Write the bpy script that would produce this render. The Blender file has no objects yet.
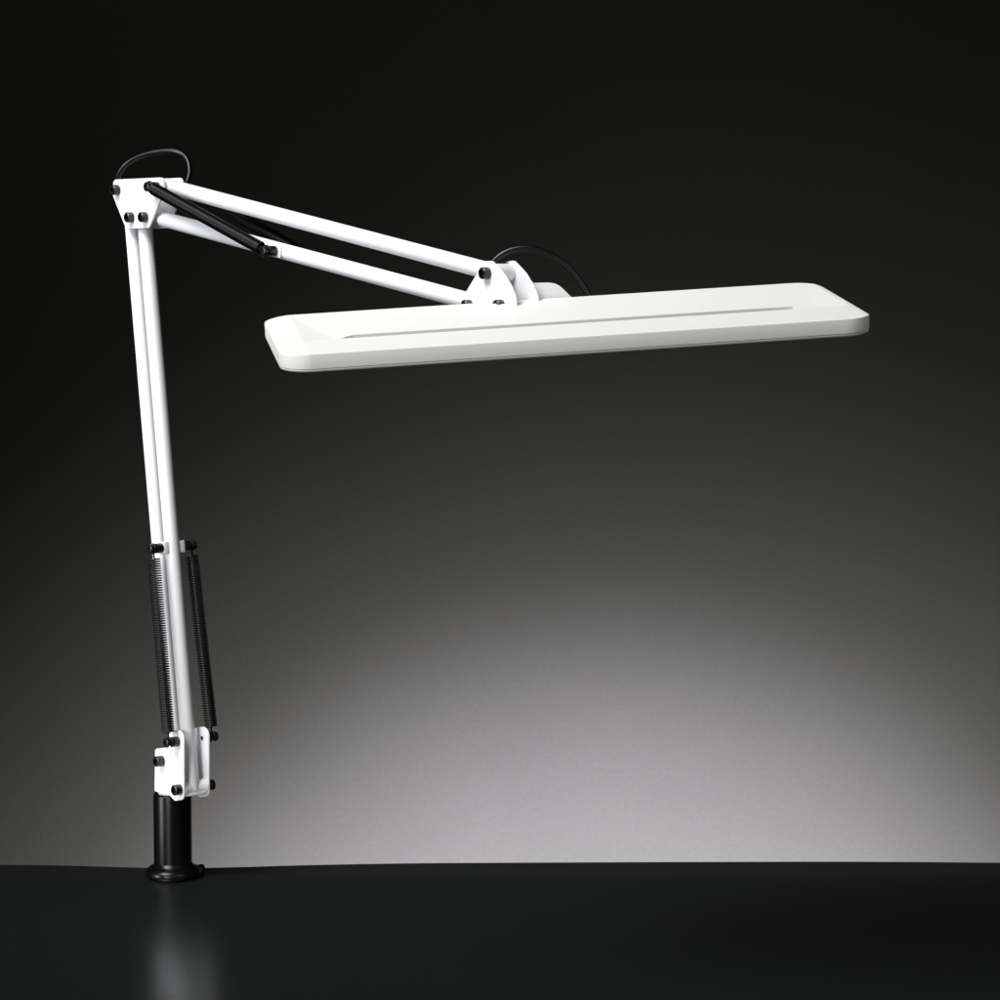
import bpy, bmesh, math, random
from mathutils import Vector, Matrix
random.seed(3)
S = bpy.context.scene
COL = S.collection
PI = math.pi

# ------------------------------------------------------------------ camera
F = 2800.0                                   # focal length in units of a 1000 unit wide frame
PITCH = math.atan(250 / F)
FW = Vector((0, math.cos(PITCH), -math.sin(PITCH)))
UP = Vector((0, math.sin(PITCH), math.cos(PITCH)))
RT = Vector((1, 0, 0))
def ray(x, y):
    return FW + RT * ((x - 500) / F) + UP * ((500 - y) / F)
CAM = ray(172, 877) * -2.4                   # the post stands at the world origin
cam = bpy.data.cameras.new('camera')
cam.lens = 36 * F / 1000
cam.sensor_width = 36
cam.clip_end = 100
co = bpy.data.objects.new('camera', cam)
COL.objects.link(co)
co.location = CAM
co.rotation_euler = (PI / 2 - PITCH, 0, 0)
S.camera = co

# ------------------------------------------------------------------ frames measured off the photograph
A = math.radians(50)
D = Vector((math.cos(A), -math.sin(A), 0))   # the way the arm reaches
N = Vector((-math.sin(A), -math.cos(A), 0))  # axis of all the joints
Z = Vector((0, 0, 1))
def P(x, y, k=0.0):
    """measured point on the upright plane k metres off the arm's middle plane"""
    v = ray(x, y)
    return CAM + v * ((k - CAM.dot(N)) / v.dot(N))
def Pz(x, y, z=0.0):
    v = ray(x, y)
    return CAM + v * ((z - CAM.z) / v.z)
def Pd(x, y, depth):
    return CAM + ray(x, y) * depth
def to_k(p, k):
    return p + N * (k - p.dot(N))

# ------------------------------------------------------------------ materials
def mat(name, col, rough, metal=0.0, spec=0.5, bump=None, var=0.0, coat=0.0, vscale=40):
    m = bpy.data.materials.new(name); m.use_nodes = True
    nt = m.node_tree; b = nt.nodes['Principled BSDF']
    b.inputs['Base Color'].default_value = (*col, 1)
    b.inputs['Roughness'].default_value = rough
    b.inputs['Metallic'].default_value = metal
    b.inputs['Specular IOR Level'].default_value = spec
    b.inputs['Coat Weight'].default_value = coat
    tc = nt.nodes.new('ShaderNodeTexCoord')
    if bump:
        n = nt.nodes.new('ShaderNodeTexNoise'); n.inputs['Scale'].default_value = bump[0]
        n.inputs['Detail'].default_value = 4
        nt.links.new(tc.outputs['Object'], n.inputs['Vector'])
        bp = nt.nodes.new('ShaderNodeBump'); bp.inputs['Strength'].default_value = bump[1]
        bp.inputs['Distance'].default_value = bump[2]
        nt.links.new(n.outputs['Fac'], bp.inputs['Height'])
        nt.links.new(bp.outputs['Normal'], b.inputs['Normal'])
    if var:
        n2 = nt.nodes.new('ShaderNodeTexNoise'); n2.inputs['Scale'].default_value = vscale
        n2.inputs['Detail'].default_value = 5
        nt.links.new(tc.outputs['Object'], n2.inputs['Vector'])
        mr = nt.nodes.new('ShaderNodeMapRange')
        mr.inputs['To Min'].default_value = max(0.02, rough - var); mr.inputs['To Max'].default_value = rough + var
        nt.links.new(n2.outputs['Fac'], mr.inputs['Value'])
        nt.links.new(mr.outputs['Result'], b.inputs['Roughness'])
    return m
WHITE = mat('white_powder_coat', (0.762, 0.765, 0.795), 0.38, bump=(900, 0.12, 0.0004), var=0.05)
SHADE = mat('white_shade_paint', (0.735, 0.737, 0.72), 0.55, bump=(1400, 0.18, 0.0003), var=0.05)
DIFFU = mat('diffuser_plastic', (0.62, 0.63, 0.60), 0.45, var=0.05)
BLACK = mat('black_satin_paint', (0.002, 0.002, 0.002), 0.27, spec=.24, bump=(1200, 0.08, 0.0003), var=0.06)
STEEL = mat('black_oxide_steel', (0.004, 0.004, 0.004), 0.34, metal=0.0, spec=0.5, var=0.03, vscale=300)
RIMST = mat('worn_steel_rim', (0.16, 0.15, 0.14), 0.3, metal=0.8, var=0.08, vscale=300)
SPRING = mat('black_spring_wire', (0.002, 0.002, 0.002), 0.36, spec=0.24, var=0.02, vscale=300)
CABLE = mat('black_cable_rubber', (0.002, 0.002, 0.002), 0.30, spec=.35, var=0.04, vscale=160)

# ------------------------------------------------------------------ mesh helpers
def smooth(me, ang=35):
    for p in me.polygons: p.use_smooth = True
    me.set_sharp_from_angle(angle=math.radians(ang))
def obj(name, verts, faces, m, parent=None, ang=35, mats=None, fm=None):
    me = bpy.data.meshes.new(name)
    me.from_pydata([tuple(v) for v in verts], [], faces)
    bm = bmesh.new(); bm.from_mesh(me)
    bmesh.ops.remove_doubles(bm, verts=bm.verts, dist=1e-7)
    bmesh.ops.recalc_face_normals(bm, faces=bm.faces)
    bm.to_mesh(me); bm.free()
    smooth(me, ang)
    me.materials.append(m)
    o = bpy.data.objects.new(name, me); COL.objects.link(o)
    if parent is not None: o.parent = parent
    return o
class G:
    def __init__(s): s.v = []; s.f = []
    def add(s, v, f):
        b = len(s.v); s.v += list(v); s.f += [tuple(i + b for i in q) for q in f]; return s
    def obj(s, name, m, parent=None, ang=35): return obj(name, s.v, s.f, m, parent, ang)
def frame(axis):
    a = axis.normalized()
    t = Z if abs(a.z) < 0.9 else Vector((1, 0, 0))
    x = t.cross(a).normalized(); y = a.cross(x)
    return x, y, a
def lathe(o, axis, prof, seg=32, rf=None):
    """prof: list of (radius, height along axis); rf(i, theta) scales radius of ring i"""
    x, y, a = frame(axis); v = []; f = []
    for i, (r, h) in enumerate(prof):
        for j in range(seg):
            t = 2 * PI * j / seg
            rr = r * (rf(i, t) if rf else 1)
            v.append(o + a * h + x * (rr * math.cos(t)) + y * (rr * math.sin(t)))
    for i in range(len(prof) - 1):
        for j in range(seg):
            f.append((i * seg + j, i * seg + (j + 1) % seg, (i + 1) * seg + (j + 1) % seg, (i + 1) * seg + j))
    f.append(tuple(range(seg))); f.append(tuple(range((len(prof) - 1) * seg, len(prof) * seg)))
    return v, f
def rod(p, q, r, bev=0.0006, seg=32):
    L = (q - p).length
    return lathe(p, q - p, [(r - bev, 0), (r - bev * .3, bev * .3), (r, bev), (r, L - bev), (r - bev * .3, L - bev * .3), (r - bev, L)], seg)
def tube_path(pts, r, seg=12, closed=False):
    v = []; f = []; n = len(pts)
    prev = None
    for i in range(n):
        if closed: t = pts[(i + 1) % n] - pts[i - 1]
        else: t = pts[min(i + 1, n - 1)] - pts[max(i - 1, 0)]
        t = t.normalized()
        if prev is None: x = frame(t)[0]
        else: x = (prev - t * prev.dot(t)).normalized()
        prev = x; y = t.cross(x)
        for j in range(seg):
            a = 2 * PI * j / seg
            v.append(pts[i] + x * (r * math.cos(a)) + y * (r * math.sin(a)))
    for i in range(n if closed else n - 1):
        k = (i + 1) % n
        for j in range(seg):
            f.append((i * seg + j, i * seg + (j + 1) % seg, k * seg + (j + 1) % seg, k * seg + j))
    if not closed:
        f.append(tuple(range(seg))); f.append(tuple(range((n - 1) * seg, n * seg)))
    return v, f
def spline(pts, n=12):
    out = []; q = [pts[0] * 2 - pts[1]] + list(pts) + [pts[-1] * 2 - pts[-2]]
    for i in range(1, len(q) - 2):
        p0, p1, p2, p3 = q[i - 1:i + 3]
        for j in range(n):
            t = j / n
            out.append(0.5 * ((2 * p1) + (p2 - p0) * t + (2 * p0 - 5 * p1 + 4 * p2 - p3) * t * t + (3 * p1 - p0 - 3 * p2 + p3) * t ** 3))
    out.append(pts[-1].copy()); return out
def fillet(poly, rads, seg=6):
    """poly: 2D points, one corner radius each"""
    out = []; n = len(poly)
    for i in range(n):
        p = Vector(poly[i]); a = Vector(poly[i - 1]); b = Vector(poly[(i + 1) % n]); r = rads[i]
        if r <= 0: out.append(p); continue
        u = (a - p); w = (b - p); lu, lw = u.length, w.length; u.normalize(); w.normalize()
        ang = u.angle(w); t = min(r / math.tan(ang / 2), lu * .48, lw * .48); r2 = t * math.tan(ang / 2)
        c = p + (u + w).normalized() * (r2 / math.sin(ang / 2))
        s = p + u * t - c; e = p + w * t - c
        a0 = math.atan2(s.y, s.x); a1 = math.atan2(e.y, e.x)
        d = (a1 - a0 + PI) % (2 * PI) - PI
        for j in range(seg + 1):
            th = a0 + d * j / seg
            out.append(c + Vector((math.cos(th), math.sin(th))) * r2)
    return out
def slab(poly3, nrm, th, bev=0.0004):
    """closed outline (3D points in a plane) given thickness th along nrm, centred, with a tiny bevel"""
    c = sum(poly3, Vector()) / len(poly3); n = len(poly3); v = []; f = []
    def inset(p): return p + (c - p).normalized() * bev
    for off, ins in ((-th / 2, 1), (-th / 2 + bev, 0), (th / 2 - bev, 0), (th / 2, 1)):
        for p in poly3: v.append((inset(p) if ins else p) + nrm * off)
    for i in range(3):
        for j in range(n):
            f.append((i * n + j, i * n + (j + 1) % n, (i + 1) * n + (j + 1) % n, (i + 1) * n + j))
    f.append(tuple(range(n))); f.append(tuple(range(3 * n, 4 * n)))
    return v, f
def sz(p): return (p.dot(D), p.z)
def at_sz(q, k): return D * q[0] + Z * q[1] + N * k
def plate(pix, rads, kref, k, th=0.0018):
    """side plate: outline measured on plane kref, placed on plane k"""
    out = fillet([sz(P(x, y, kref)) for x, y in pix], rads)
    return slab([at_sz(q, k) for q in out], N, th)
def boxf(c, ax, ay, az, hx, hy, hz, bev=0.0005):
    pts = fillet([(-hx, -hy), (hx, -hy), (hx, hy), (-hx, hy)], [0.0009] * 4, 3)
    return slab([c + ax * p.x + ay * p.y for p in pts], az, hz * 2, bev)

# ------------------------------------------------------------------ properties
def tag(o, label, cat, group=None, kind=None):
    if label: o['label'] = label
    if cat: o['category'] = cat
    if group: o['group'] = group
    if kind: o['kind'] = kind
    return o

lamp = bpy.data.objects.new('desk_lamp', None); COL.objects.link(lamp)
tag(lamp, 'white adjustable desk lamp with jointed arm, black springs and long flat head on black table', 'desk lamp')

def hexr(seg_n):
    def g(i, t):
        if i <= 2:                                    # the socket's rings are hexagonal
            a = (t % (PI / 3)) - PI / 6
            return math.cos(PI / 6) / math.cos(a)
        return 1 + (0.022 if int(round(t / (2 * PI) * 48)) % 2 else 0) * (1 if 4 <= i <= 5 else 0)
    return g
def bolt(base, axis, r=0.0043, L=0.0075, parent=None):
    """socket head cap screw standing on 'base', head pointing along axis"""
    prof = [(0.0001, L - 0.0035), (r * .56, L - 0.0035), (r * .60, L), (r * .80, L), (r * .98, L - .0008), (r, .0006), (r * .95, 0), (r * .5, -.001)]
    v, f = lathe(base, axis, prof, 48, hexr(48))
    return obj('bolt', v, f, STEEL, parent, 28)
def pin(base, axis, L, r=0.0042, parent=None, name='spring_pin'):
    """spring pin with a groove near its free end"""
    prof = [(r * .96, 0), (r, .0005), (r, L - .0062), (r * .7, L - .0056), (r * .7, L - .0026), (r * .95, L - .0022), (r, L - .0016), (r * .92, L - .0003), (r * .80, L), (r * .45, L), (r * .40, L - .001), (.0001, L - .001)]
    v, f = lathe(base, axis, prof, 32)
    return obj(name, v, f, STEEL, parent, 35)

def spring(p, q, R, wire, pitch, gap0, gap1):
    """extension spring between two pins; closed body with a loop at either end"""
    ax = (q - p).normalized(); x, y, a = frame(ax)
    b0 = p + ax * gap0; L = (q - p).length - gap0 - gap1
    n = max(4, round(L / pitch)); ns = 18; pts = []
    for i in range(n * ns + 1):
        t = 2 * PI * i / ns
        pts.append(b0 + ax * (L * i / (n * ns)) + x * ((R - wire) * math.cos(t)) + y * ((R - wire) * math.sin(t)))
    v, f = tube_path(pts, wire, 6)
    o = obj('spring', v, f, SPRING, lamp, 60)
    for c, d, g in ((p, ax, gap0), (q, -ax, gap1)):
        # loop lies in the plane of the spring axis and a side direction across the pin
        sd = N.cross(d).normalized(); rr = 0.0041; loop = []
        for i in range(0, 23):
            t = PI + (2 * PI - .9) * i / 22 + .45
            loop.append(c + d * (rr * math.cos(t)) + sd * (rr * math.sin(t)) + N * (.0006 * (i / 11 - 1)))
        end = c + d * g
        tail = [loop[-1], c + d * (rr + (g - rr) * .5) + sd * .0005, end + x * ((R - wire) * .6)]
        v, f = tube_path(spline(loop[::2] + tail[1:], 4), wire * 1.05, 8)
        obj('spring_hook', v, f, SPRING, o, 60)
    return o

H = 0.0125        # half distance between side plates

# ------------------------------------------------------------------ post
zc = P(172, 793.2, 0).z
prof = [(.0005, zc), (.0150, zc), (.0158, zc - .0003), (.0162, zc - .0010), (.0164, zc - .0020),
        (.0164, .0125), (.0168, .0115), (.0182, .0108), (.0205, .0103), (.0224, .0088), (.0235, .0062), (.0238, .0040), (.0233, .0016), (.0222, .0004), (.0200, .0003)]
PX = Vector((.0012, 0, 0))
v, f = lathe(PX, Z, [(r, h) for r, h in prof if h >= .0120], 72)
post = obj('post', v, f, BLACK, lamp, 40)
PX = Vector((.0012, 0, 0))
v, f = lathe(PX, Z, [(.0150, .0140), (.0165, .0132), (.0169, .0112), (.0180, .0101), (.0200, .0095), (.0218, .0082), (.0231, .0062), (.0236, .0040), (.0232, .0016), (.0220, .0004), (.0200, .0003)], 72)
obj('base_flange', v, f, BLACK, post, 60)
# clamp screw at the flange's right rear
g = G()
sa = Vector((0.86, 0.5, 0)).normalized()
g.add(*lathe(PX + sa * .0165 + Z * .0040, sa, [(.0032, 0), (.0032, .006), (.0041, .0062), (.0042, .0072), (.0042, .0108), (.0038, .0116), (.0020, .0116)], 28))
g.obj('clamp_screw', STEEL, post)

# ------------------------------------------------------------------ base bracket
bp_pix = [(155.8, 748.8), (168.8, 747.2), (169.0, 730.5), (184.4, 729.8), (184.6, 799.6), (175.5, 801.0), (170.5, 795.5), (155.3, 791.2)]
bp_r = [.003, .001, .0080, .0080, .0060, .0065, .003, .0015]
g = G()
for k in (H, -H): g.add(*plate(bp_pix, bp_r, H, k))
base = g.obj('base_bracket', WHITE, lamp)
c0 = sz(P(159, 778, H)); c1 = sz(P(184, 797.5, H))
# cross web closing the bracket above the post, and the socket that turns in the post
webc = at_sz(((c0[0] + c1[0]) / 2, sz(P(170, 793, H))[1] + .0008), 0)
v, f = boxf(webc, D, N, Z, (c1[0] - c0[0]) / 2, H - .0010, .0012)
obj('bracket_web', v, f, WHITE, base)
v, f = lathe(Vector((.0012, 0, zc - .001)), Z, [(.0122, 0), (.0122, webc.z - zc + .001 - .0013)], 40)
obj('swivel_collar', v, f, WHITE, base)
jB = P(192.4, 788, 0); jA = to_k(P(163, 761, H), 0); 
# hourglass bush between the plates round the front pivot
v, f = lathe(jB - N * (H - .0011), N, [(.0030, 0), (.0072, .0001), (.0069, .0012), (.0062, .0038), (.0058, .007), (.0058, 2 * H - .0022 - .007), (.0062, 2 * H - .006), (.0069, 2 * H - .0034), (.0072, 2 * H - .0023), (.0030, 2 * H - .0022)], 40)
obj('pivot_bush', v, f, WHITE, base, 50)
fB = P(181.0, 789.3, H); fA = P(163.0, 760.6, H)
for b in (fB, fA):
    bolt(to_k(b, H + .0009), N, .0045, .0070, base)
    bolt(to_k(b, -H - .0009), -N, .0045, .0070, base)
# ------------------------------------------------------------------ lower arm
TR = 0.0063
topB = P(144.3, 217, 0); botB = jB.copy(); topA = P(131.6, 217, 0)
dirn = (topB - botB)
botA = topA - dirn * ((topA.z - jA.z) / dirn.z)
tubeB = obj('arm_tube', *rod(botB - dirn.normalized() * .002, topB + dirn.normalized() * .004, TR), WHITE, lamp)
tubeA = obj('arm_tube', *rod(botA - dirn.normalized() * .006, topA + dirn.normalized() * .004, TR * .99), WHITE, lamp)
def on_tube(p, q, y):        # point of a tube's axis at photo height y
    best = None
    for i in range(400):
        X = p.lerp(q, i / 399); v = X - CAM; yy = 500 - F * v.dot(UP) / v.dot(FW)
        if best is None or abs(yy - y) < best[0]: best = (abs(yy - y), X)
    return best[1]
def on_tube_x(p, q, x):
    best = None
    for i in range(600):
        X = p.lerp(q, i / 599); v = X - CAM; xx = 500 + F * v.dot(RT) / v.dot(FW)
        if best is None or abs(xx - x) < best[0]: best = (abs(xx - x), X)
    return best[1]
mc = on_tube(botB, topB, 547.8)
td = dirn.normalized()
g = G()
for s in (1, -1):
    g.add(*boxf(mc + N * (s * .0078), td.cross(N), td, N, .0037, .0052, .0030))
clip = g.obj('spring_mount', WHITE, tubeB)
SK = 0.0215
# pins of the lower springs
p_top = mc.copy()
for s in (1, -1):
    pin(mc + N * (s * .0108), N * s, .0125, parent=tubeB)
pb = P(178.5, 741.2, H)
for s in (1, -1):
    pin(to_k(pb, s * (H + .0009)), N * s, .0125, parent=base)
    v, f = lathe(to_k(pb, s * (H - .0012)), N * -s, [(.0016, 0), (.0016, .0006), (.0008, .0009), (.0003, .0009)], 20)
    obj('rivet', v, f, STEEL, base)
for s in (1, -1):
    q0 = mc + N * (s * .0191); q1 = to_k(pb, s * (H + .0092))
    spring(q0, q1, .0056, .00069, .00200, .0085, .0080)

# ------------------------------------------------------------------ elbow
el_pix = [(113.6, 179.6), (163.8, 177.4), (164.6, 190.0), (150.0, 228.0), (126.8, 229.2), (113.8, 196.4)]
el_r = [.0045, .0045, .004, .004, .0035, .004]
HE = 0.0095
g = G()
for k in (HE, -HE): g.add(*plate(el_pix, el_r, HE, k))
elbow = g.obj('elbow_bracket', WHITE, lamp)
eb = [P(146.5, 217.2, HE), P(132.6, 217.4, HE), P(118.6, 190.0, HE)]
for b in eb:
    bolt(to_k(b, HE + .0009), N, .0043, .0058, elbow)
    bolt(to_k(b, -HE - .0009), -N, .0043, .0058, elbow)
    v, f = rod(to_k(b, -HE + .0011), to_k(b, HE - .0011), .0042); obj('spacer', v, f, WHITE, elbow)
pe = P(158.5, 187.0, HE)
v, f = rod(to_k(pe, -HE + .0011), to_k(pe, HE - .0011), .0062); obj('spacer', v, f, WHITE, elbow)
for s in (1, -1):
    pin(to_k(pe, s * (HE + .0009)), N * s, .0118, parent=elbow)

# ------------------------------------------------------------------ upper arm
u0 = P(168.5, 186.3, 0); u1 = P(497, 273.2, 0)
l0 = P(163, 219.0, 0); l1 = P(476, 303.0, 0)
ut = obj('arm_tube', *rod(u0, u1, TR), WHITE, lamp)
lt = obj('arm_tube', *rod(l0, l1, TR), WHITE, lamp)
mu = on_tube_x(l0, l1, 283.5)
ud = (l1 - l0).normalized()
g = G()
for s in (1, -1):
    g.add(*boxf(mu + N * (s * .0062), ud, ud.cross(N), N, .0062, .0046, .0014))
g.obj('spring_mount', WHITE, lt)
pu = mu - ud * .0012
for s in (1, -1):
    pin(pu + N * (s * .0076), N * s, .0125, parent=lt)
for s in (1, -1):
    q0 = to_k(pe, s * (HE + .0085)); q1 = pu + N * (s * .0160)
    spring(q0, q1, .0053, .00086, .00205, .0058, .0070)

# ------------------------------------------------------------------ head bracket
HB = H; H = .0104
hd_pix = [(485.0, 261.2), (493.0, 261.0), (504, 273.0), (511.5, 285.0), (516.5, 296.5), (517.5, 308), (458.5, 309.5), (463.5, 297.0)]
hd_r = [.0045, .0045, .02, .02, .02, .003, .003, .004]
g = G()
for k in (H, -H): g.add(*plate(hd_pix, hd_r, H, k))
head = g.obj('head_bracket', WHITE, lamp)
for x, y in ((488.6, 273.2), (470.5, 305.8), (502.4, 305.6)):
    b = P(x, y, H)
    bolt(to_k(b, H + .0009), N, .0043, .0060, head)
    bolt(to_k(b, -H - .0009), -N, .0043, .0060, head)
hb = P(488.6, 273.2, H)
v, f = rod(to_k(hb, -H + .001), to_k(hb, H - .001), .0068, .0005, 40); obj('pivot_bush', v, f, WHITE, head)

H = HB
# ------------------------------------------------------------------ shade
SCL = 2.012 / 2.04
SO = CAM + (Vector((0.1103, -0.3482, 0.4877)) - CAM) * SCL
SL, SW = 0.4107 * SCL, 0.1528 * SCL
U = Vector((0.9855, 0.159, 0.0596)).normalized()
V = Vector((0.1663, -0.9747, -0.1496)); V = (V - U * V.dot(U)).normalized()
SN = V.cross(U).normalized()
if SN.z < 0: SN = -SN
def suv(x, y):
    r = ray(x, y); t = (SO - CAM).dot(SN) / r.dot(SN); X = CAM + r * t - SO
    return X.dot(U), X.dot(V)
R0 = .0205
def grid_shade():
    ins = .0008
    R = R0 - ins
    uA, _ = suv(296, 317); uB, vF = suv(303, 340.4); uC, vC = suv(848, 304.2)
    uS, vS = suv(341, 338.4); uE, vE = suv(797, 308.9)
    uL = uB; uR = uC; vF = (vS + vE) / 2; v0 = .004; uE += .009; uS -= .002
    ramp = uS - uL; rampR = uR - uE
    DEP = .0026; gw = .021
    us = [ins + R * (1 - math.cos(PI / 2 * i / 12)) for i in range(13)]
    us += [R0 + (SL - 2 * R0) * i / 160 for i in range(1, 160)]
    us += [SL - u for u in us[:13]][::-1]
    for x in (uL, uS, uE, uR): us += [x - .0004, x, x + .0004]
    us += [uS + .014 * (i / 14) ** 2 for i in range(1, 14)] + [uE - .014 * (i / 14) ** 2 for i in range(1, 14)]
    us = sorted(us)
    vs = [ins + R * (1 - math.cos(PI / 2 * i / 10)) for i in range(11)]
    vs += [R0 + (vF - gw - R0) * i / 16 for i in range(1, 17)]
    vs += [vF - gw + .0004] + [vF - gw + gw * i / 20 for i in range(1, 20)] + [vF - .0005, vF, vF + .0004]
    vs += [vF + (SW - R0 - vF) * i / 6 for i in range(1, 6)]
    vs += [SW - x for x in vs[:11]][::-1]
    vs = sorted(set(round(x, 6) for x in vs))
    def lim(u):
        d = 0
        if u < R0: d = R0 - u
        elif u > SL - R0: d = u - (SL - R0)
        if d <= 0: return ins, SW - ins
        h = math.sqrt(max(0, R * R - d * d)); return R0 - h, SW - R0 + h
    def ht(u, v):
        h = 0
        # crowned ends of the rim
        if u < uL: h -= (uL - u) * .05
        if u > uR: h -= (u - uR) * .20
        if uL < u < uR and v0 < v <= vF:
            gx = min((u - uL) / ramp, (uR - u) / rampR, 1)
            rv = (v - v0) / (vF - v0)
            h -= DEP * min(gx, rv)
            gd = min((u - uS) / .014, (uE - u) / .007)
            if gd > 0 and v > vF - gw * math.sqrt(min(1, gd)) + .0002 and v < vF:
                h -= .0062 - .0022 * (0 if gd > 1 else 1 - gd)
        return h
    nu, nv = len(us), len(vs); verts = []; uvl = []
    for u in us:
        a, b = lim(u)
        for v in vs:
            w = min(max(v, a), b); uvl.append((u, w))
            verts.append((u, w, ht(u, w)))
    faces = [(i * nv + j, (i + 1) * nv + j, (i + 1) * nv + j + 1, i * nv + j + 1) for i in range(nu - 1) for j in range(nv - 1)]
    bm = bmesh.new()
    bv = [bm.verts.new(p) for p in verts]
    for q in faces:
        try: bm.faces.new([bv[i] for i in q])
        except ValueError: pass
    bmesh.ops.remove_doubles(bm, verts=bm.verts, dist=2e-6)
    bmesh.ops.dissolve_degenerate(bm, edges=bm.edges, dist=1e-6)
    return bm, ins, ht
def outn(x, y):
    cx = min(max(x, R0), SL - R0); cy = min(max(y, R0), SW - R0)
    d = Vector((x - cx, y - cy))
    return d.normalized() if d.length > 1e-6 else Vector((0, 1))
TH = .0100
bm, ins, ht = grid_shade()
loop = [e for e in bm.edges if e.is_boundary]
ring = list({v for e in loop for v in e.verts})
cur = loop
base_z = {}
for off, dz in ((ins * .75, -.0002), (ins, -.0008), (ins, -TH), (ins - .0012, -TH - .0002)):
    r = bmesh.ops.extrude_edge_only(bm, edges=cur)
    nv_ = [x for x in r['geom'] if isinstance(x, bmesh.types.BMVert)]
    ne = [x for x in r['geom'] if isinstance(x, bmesh.types.BMEdge)]
    for v in nv_:
        n = outn(v.co.x, v.co.y)
        # rest on the analytic outline
        cx = min(max(v.co.x, R0), SL - R0); cy = min(max(v.co.y, R0), SW - R0)
        dd = R0 - ins + off
        if n.x * n.x > 0 or n.y * n.y > 0:
            v.co.x = cx + n.x * dd; v.co.y = cy + n.y * dd
        zz = ht(v.co.x, v.co.y) if dz > -.002 else 0
        v.co.z = zz + dz
    cur = [e for e in ne if e.is_boundary]
bmesh.ops.holes_fill(bm, edges=cur, sides=0)
MS = Matrix((( U.x, V.x, SN.x, SO.x), (U.y, V.y, SN.y, SO.y), (U.z, V.z, SN.z, SO.z), (0, 0, 0, 1)))
bmesh.ops.transform(bm, matrix=MS, verts=bm.verts)
bmesh.ops.recalc_face_normals(bm, faces=bm.faces)
me = bpy.data.meshes.new('lamp_shade'); bm.to_mesh(me); bm.free(); smooth(me, 24); me.materials.append(SHADE)
me.materials.append(mat('dark_vent_slot', (.03, .03, .03), .8))  # dark slot interior, shade put into the floor colour to cut bounced light
MI = MS.inverted()
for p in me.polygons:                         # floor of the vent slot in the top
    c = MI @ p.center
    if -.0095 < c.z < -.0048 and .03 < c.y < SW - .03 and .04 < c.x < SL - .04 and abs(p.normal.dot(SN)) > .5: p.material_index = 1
shade = bpy.data.objects.new('lamp_shade', me); COL.objects.link(shade); shade.parent = lamp
# diffuser under the shade: rounded slab, rim drawn in
def rr_loop(off, z, n=10):
    o = []
    for cx, cy, a0 in ((SL - R0, SW - R0, 0), (R0, SW - R0, PI / 2), (R0, R0, PI), (SL - R0, R0, 1.5 * PI)):
        for i in range(n + 1):
            a = a0 + PI / 2 * i / n
            o.append(MS @ Vector((cx + math.cos(a) * (R0 + off), cy + math.sin(a) * (R0 + off), z)))
    return o
v = []; f = []
lv = [(-.0012, -TH - .00022), (-.0002, -TH - .0005), (-.0001, -TH - .0012), (-.0006, -TH - .0019), (-.0020, -TH - .0024), (-.0045, -TH - .0026)]
for off, z in lv: v += rr_loop(off, z)
m_ = 44
for i in range(len(lv) - 1):
    for j in range(m_): f.append((i * m_ + j, i * m_ + (j + 1) % m_, (i + 1) * m_ + (j + 1) % m_, (i + 1) * m_ + j))
f.append(tuple(range(m_))); f.append(tuple(range((len(lv) - 1) * m_, len(lv) * m_)))
obj('diffuser', v, f, DIFFU, shade, 30)

# saddle on the back edge of the shade that carries it on the head bracket
dS = (SO - CAM).dot(FW)
def shp(x, y, back):       # point on an upright plane just behind the shade's back edge
    nrm = Vector((V.x, V.y, 0)).normalized()
    o = SO + V * back
    r = ray(x, y); return CAM + r * ((o - CAM).dot(nrm) / r.dot(nrm)), nrm
def upright(pix, rads, back, th, name, m, parent):
    q = []; nrm = None
    for x, y in pix:
        X, nrm = shp(x, y, back); q.append(X)
    ex = Z.cross(nrm).normalized(); o = q[0]
    p2 = fillet([((X - o).dot(ex), (X - o).z) for X in q], rads)
    v, f = slab([o + ex * p.x + Z * p.y for p in p2], nrm, th)
    return obj(name, v, f, m, parent)
saddle = upright([(524, 312), (527, 283.0), (556.0, 282.6), (577, 303.0), (577, 310)], [.002, .004, .014, .001, .001], -.004, .0060, 'shade_mount', WHITE, lamp)

# ------------------------------------------------------------------ cables
def cable(pts, r):
    v, f = tube_path(spline(pts, 10), r, 14)
    return obj('power_cable', v, f, CABLE, lamp, 60)
d0 = (P(118, 195, 0) - CAM).dot(FW); d1 = (P(187, 190, -H) - CAM).dot(FW)
px = [(120, 205), (117.3, 192), (117.2, 181), (121.5, 169.5), (131, 160.5), (145, 154.6), (159, 151.6), (172, 150.8), (182.5, 154.3), (188.2, 162), (189.6, 173), (186.5, 184), (183.5, 190)]
cable([Pd(x, y, d0 + (d1 - d0) * i / (len(px) - 1)) for i, (x, y) in enumerate(px)], .0024)
d0 = (P(493, 268, 0) - CAM).dot(FW); d1 = (SO + U * SL * .58 - CAM).dot(FW) + .004
px = [(486, 275), (491.5, 265), (495.5, 259.6), (504, 253.2), (516, 248.9), (530, 248.2), (548, 253.9), (564.5, 263.6), (576.5, 276.6), (586, 290.5), (592, 302)]
cable([Pd(x, y, d0 + (d1 - d0) * i / (len(px) - 1)) for i, (x, y) in enumerate(px)], .0023)

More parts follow.
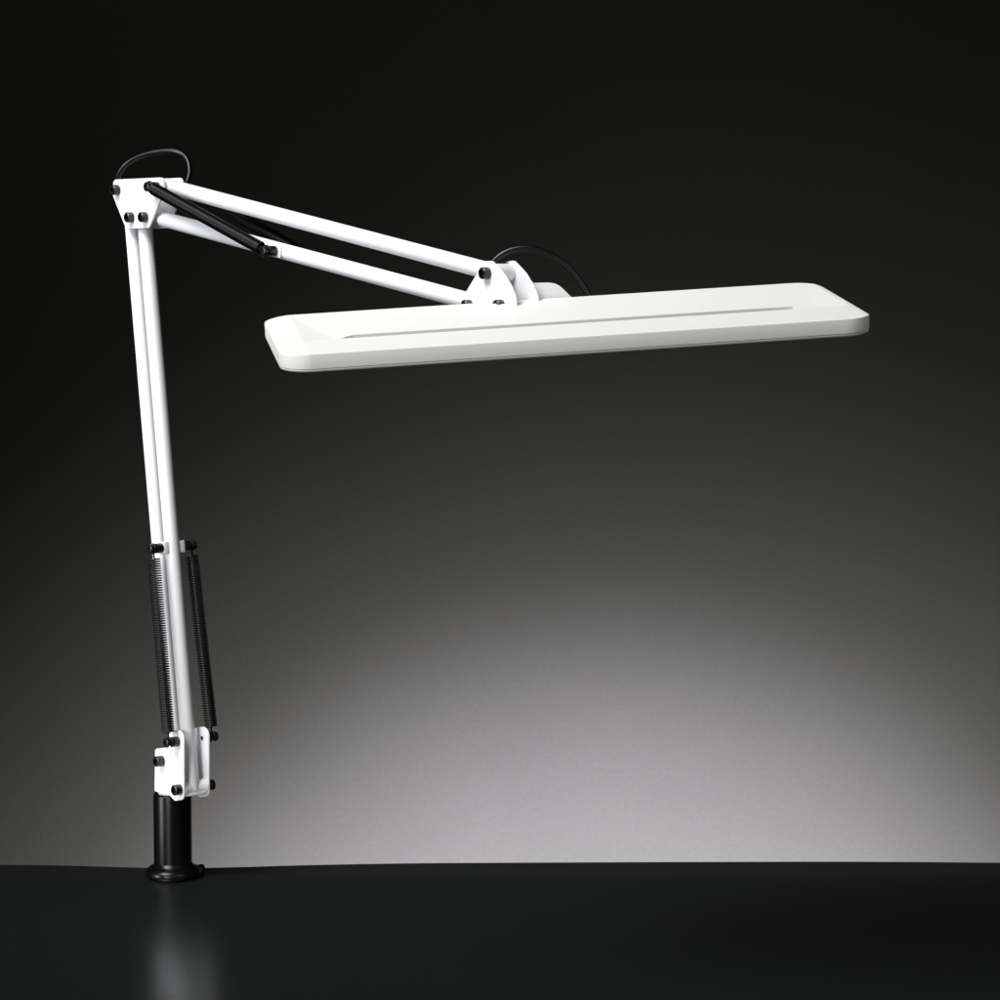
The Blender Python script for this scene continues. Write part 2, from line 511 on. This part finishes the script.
# ------------------------------------------------------------------ table
edge = [(-140, 862.6), (0, 864.2), (60, 864.9), (120, 866.6), (175, 867.6), (230, 866.8), (300, 864.8), (370, 863.4), (430, 862.6), (520, 862.1), (700, 861.4), (860, 861.2), (1000, 862.2), (1180, 864)]
e3 = spline([Pz(x, y, 0) for x, y in edge], 10)
n = len(e3)
rows = []
TT = .030
for off, z in ((.0040, -TT), (.0005, -TT + .004), (0, -.0022), (.0006, -.0006), (.0022, 0)):
    rows.append([Vector((p.x, p.y - off, z)) for p in e3])
for yy in (-.02, -.15, -.4, -.8):
    rows.append([Vector((p.x, yy if yy > -.1 else yy, 0)) for p in e3])
rows.append([Vector((p.x, -.8, -TT)) for p in e3])
v = [p for r in rows for p in r]; f = []
nr = len(rows)
for i in range(nr):
    for j in range(n - 1):
        k = (i + 1) % nr
        f.append((i * n + j, i * n + j + 1, k * n + j + 1, k * n + j))
f.append(tuple(i * n for i in range(nr))); f.append(tuple(i * n + n - 1 for i in range(nr)))
TAB = bpy.data.materials.new('black_table_laminate'); TAB.use_nodes = True
nt = TAB.node_tree; nt.nodes.clear()
out = nt.nodes.new('ShaderNodeOutputMaterial'); mx = nt.nodes.new('ShaderNodeMixShader')
df = nt.nodes.new('ShaderNodeBsdfDiffuse'); gl = nt.nodes.new('ShaderNodeBsdfGlossy')
df.inputs['Color'].default_value = (.0068, .0086, .0077, 1)
gl.inputs['Roughness'].default_value = .26
TABLE_GLOSS = .24
mx.inputs[0].default_value = TABLE_GLOSS
nz = nt.nodes.new('ShaderNodeTexNoise'); nz.inputs['Scale'].default_value = 60; nz.inputs['Detail'].default_value = 6
tc = nt.nodes.new('ShaderNodeTexCoord'); nt.links.new(tc.outputs['Object'], nz.inputs['Vector'])
mr = nt.nodes.new('ShaderNodeMapRange'); mr.inputs['To Min'].default_value = .21; mr.inputs['To Max'].default_value = .27
nt.links.new(nz.outputs['Fac'], mr.inputs['Value']); nt.links.new(mr.outputs['Result'], gl.inputs['Roughness'])
nt.links.new(df.outputs[0], mx.inputs[1]); nt.links.new(gl.outputs[0], mx.inputs[2]); nt.links.new(mx.outputs[0], out.inputs[0])
table = obj('table', v, f, TAB, None, 40)
tag(table, 'dark satin black tabletop carrying the white desk lamp', 'table')

# ------------------------------------------------------------------ backdrop
WALL = mat('grey_backdrop_paper', (.13, .129, .1285), .9, spec=0.1, bump=(350, .25, .001))
nt = WALL.node_tree; bs = nt.nodes['Principled BSDF']; tcn = nt.nodes.new('ShaderNodeTexCoord')
na = nt.nodes.new('ShaderNodeTexNoise'); na.inputs['Scale'].default_value = 170; na.inputs['Detail'].default_value = 6
nb = nt.nodes.new('ShaderNodeTexNoise'); nb.inputs['Scale'].default_value = 5; nb.inputs['Detail'].default_value = 3
vo = nt.nodes.new('ShaderNodeTexVoronoi'); vo.inputs['Scale'].default_value = 3.3       # a few specks on the paper
for q in (na, nb, vo): nt.links.new(tcn.outputs['Object'], q.inputs['Vector'])
def math_node(op, a, b):
    m = nt.nodes.new('ShaderNodeMath'); m.operation = op
    for i, q in enumerate((a, b)):
        if isinstance(q, float): m.inputs[i].default_value = q
        else: nt.links.new(q, m.inputs[i])
    return m.outputs[0]
fa = math_node('MULTIPLY', math_node('SUBTRACT', na.outputs['Fac'], .5), .24)
fb = math_node('MULTIPLY', math_node('SUBTRACT', nb.outputs['Fac'], .5), .10)
sp = math_node('MULTIPLY', math_node('LESS_THAN', vo.outputs['Distance'], .008), -.35)
tot = math_node('ADD', math_node('ADD', math_node('ADD', fa, fb), sp), 1.0)
vm = nt.nodes.new('ShaderNodeVectorMath'); vm.operation = 'SCALE'
vm.inputs[0].default_value = (.070, .0697, .0695); nt.links.new(tot, vm.inputs['Scale'])
nt.links.new(vm.outputs[0], bs.inputs['Base Color'])
yb = 2.0
v = [(-4, yb, -2.6), (4, yb, -2.6), (4, yb, 3.5), (-4, yb, 3.5), (-4, yb + .01, -2.6), (4, yb + .01, -2.6), (4, yb + .01, 3.5), (-4, yb + .01, 3.5)]
f = [(0, 1, 2, 3), (4, 5, 6, 7), (0, 1, 5, 4), (1, 2, 6, 5), (2, 3, 7, 6), (3, 0, 4, 7)]
bd = obj('backdrop', [Vector(p) for p in v], f, WALL)
tag(bd, 'plain grey studio backdrop lit from below, fading to black', 'backdrop', kind='structure')

# ------------------------------------------------------------------ lights
def area(name, loc, target, sx, sy, power, col=(1, 1, 1), spread=180):
    L = bpy.data.lights.new(name, 'AREA'); L.shape = 'RECTANGLE'; L.size = sx; L.size_y = sy
    L.energy = power; L.color = col; L.spread = math.radians(spread)
    o = bpy.data.objects.new(name, L); COL.objects.link(o)
    o.location = loc; o.rotation_euler = (Vector(target) - Vector(loc)).to_track_quat('-Z', 'Y').to_euler()
    return o
tgt = Vector((.2, -.2, .45))
area('key_softbox', tgt + Vector((-.52, -.50, .85)) * 2.3, tgt, 1.5, 1.5, 13.9, (1, .995, .985), 52)
area('side_softbox', Vector((0, 0, .28)) + Vector((-.90, -.44, .10)) * 1.6, Vector((0, 0, .28)), .6, 1.3, 1.95, (.94, .965, 1), 36)
area('front_fill', tgt + Vector((.85, -1.2, .70)) * 1.3, Vector((.08, 0, .20)), 1.2, 1.2, 1.0, (1, 1, .95), 54)
def spot(name, loc, target, power, ang, blend, r=.1, col=(1, 1, 1)):
    L = bpy.data.lights.new(name, 'SPOT'); L.energy = power; L.spot_size = math.radians(ang); L.spot_blend = blend
    L.shadow_soft_size = r; L.color = col
    o = bpy.data.objects.new(name, L); COL.objects.link(o); o.location = loc
    o.rotation_euler = (Vector(target) - Vector(loc)).to_track_quat('-Z', 'Y').to_euler()
    return o
for (bx, by, h, ang, bl, W, col) in ((617.5, 1315, 1.20, 112.4, .754, 280, (1, .995, .93)), (608, 1126.5, 1.856, 52.9, .74, 498, (1, .95, 1.07))):
    bc = ray(bx, by); bc = CAM + bc * ((yb - CAM.y) / bc.y)
    spot('backdrop_lamp', (bc.x, yb - h, bc.z), bc, W, ang, bl, .06, col)

area('front_low_fill', (-.75, -2.0, .45), (.02, 0, .12), .6, .6, .72, (1, 1, .96), 30)
area('backdrop_wash', (.2, .3, 2.4), (.25, 2.0, .9), 1.4, .5, 1.5, (1, 1, .84), 110)

w = bpy.data.worlds.new('World'); S.world = w; w.use_nodes = True
w.node_tree.nodes['Background'].inputs[0].default_value = (1, 1, .8, 1)
w.node_tree.nodes['Background'].inputs[1].default_value = .0035
S.view_settings.view_transform = 'Standard'; S.view_settings.look = 'None'
S.view_settings.exposure = 0; S.view_settings.gamma = 1
S.render.film_transparent = False
S.cycles.use_denoising = True
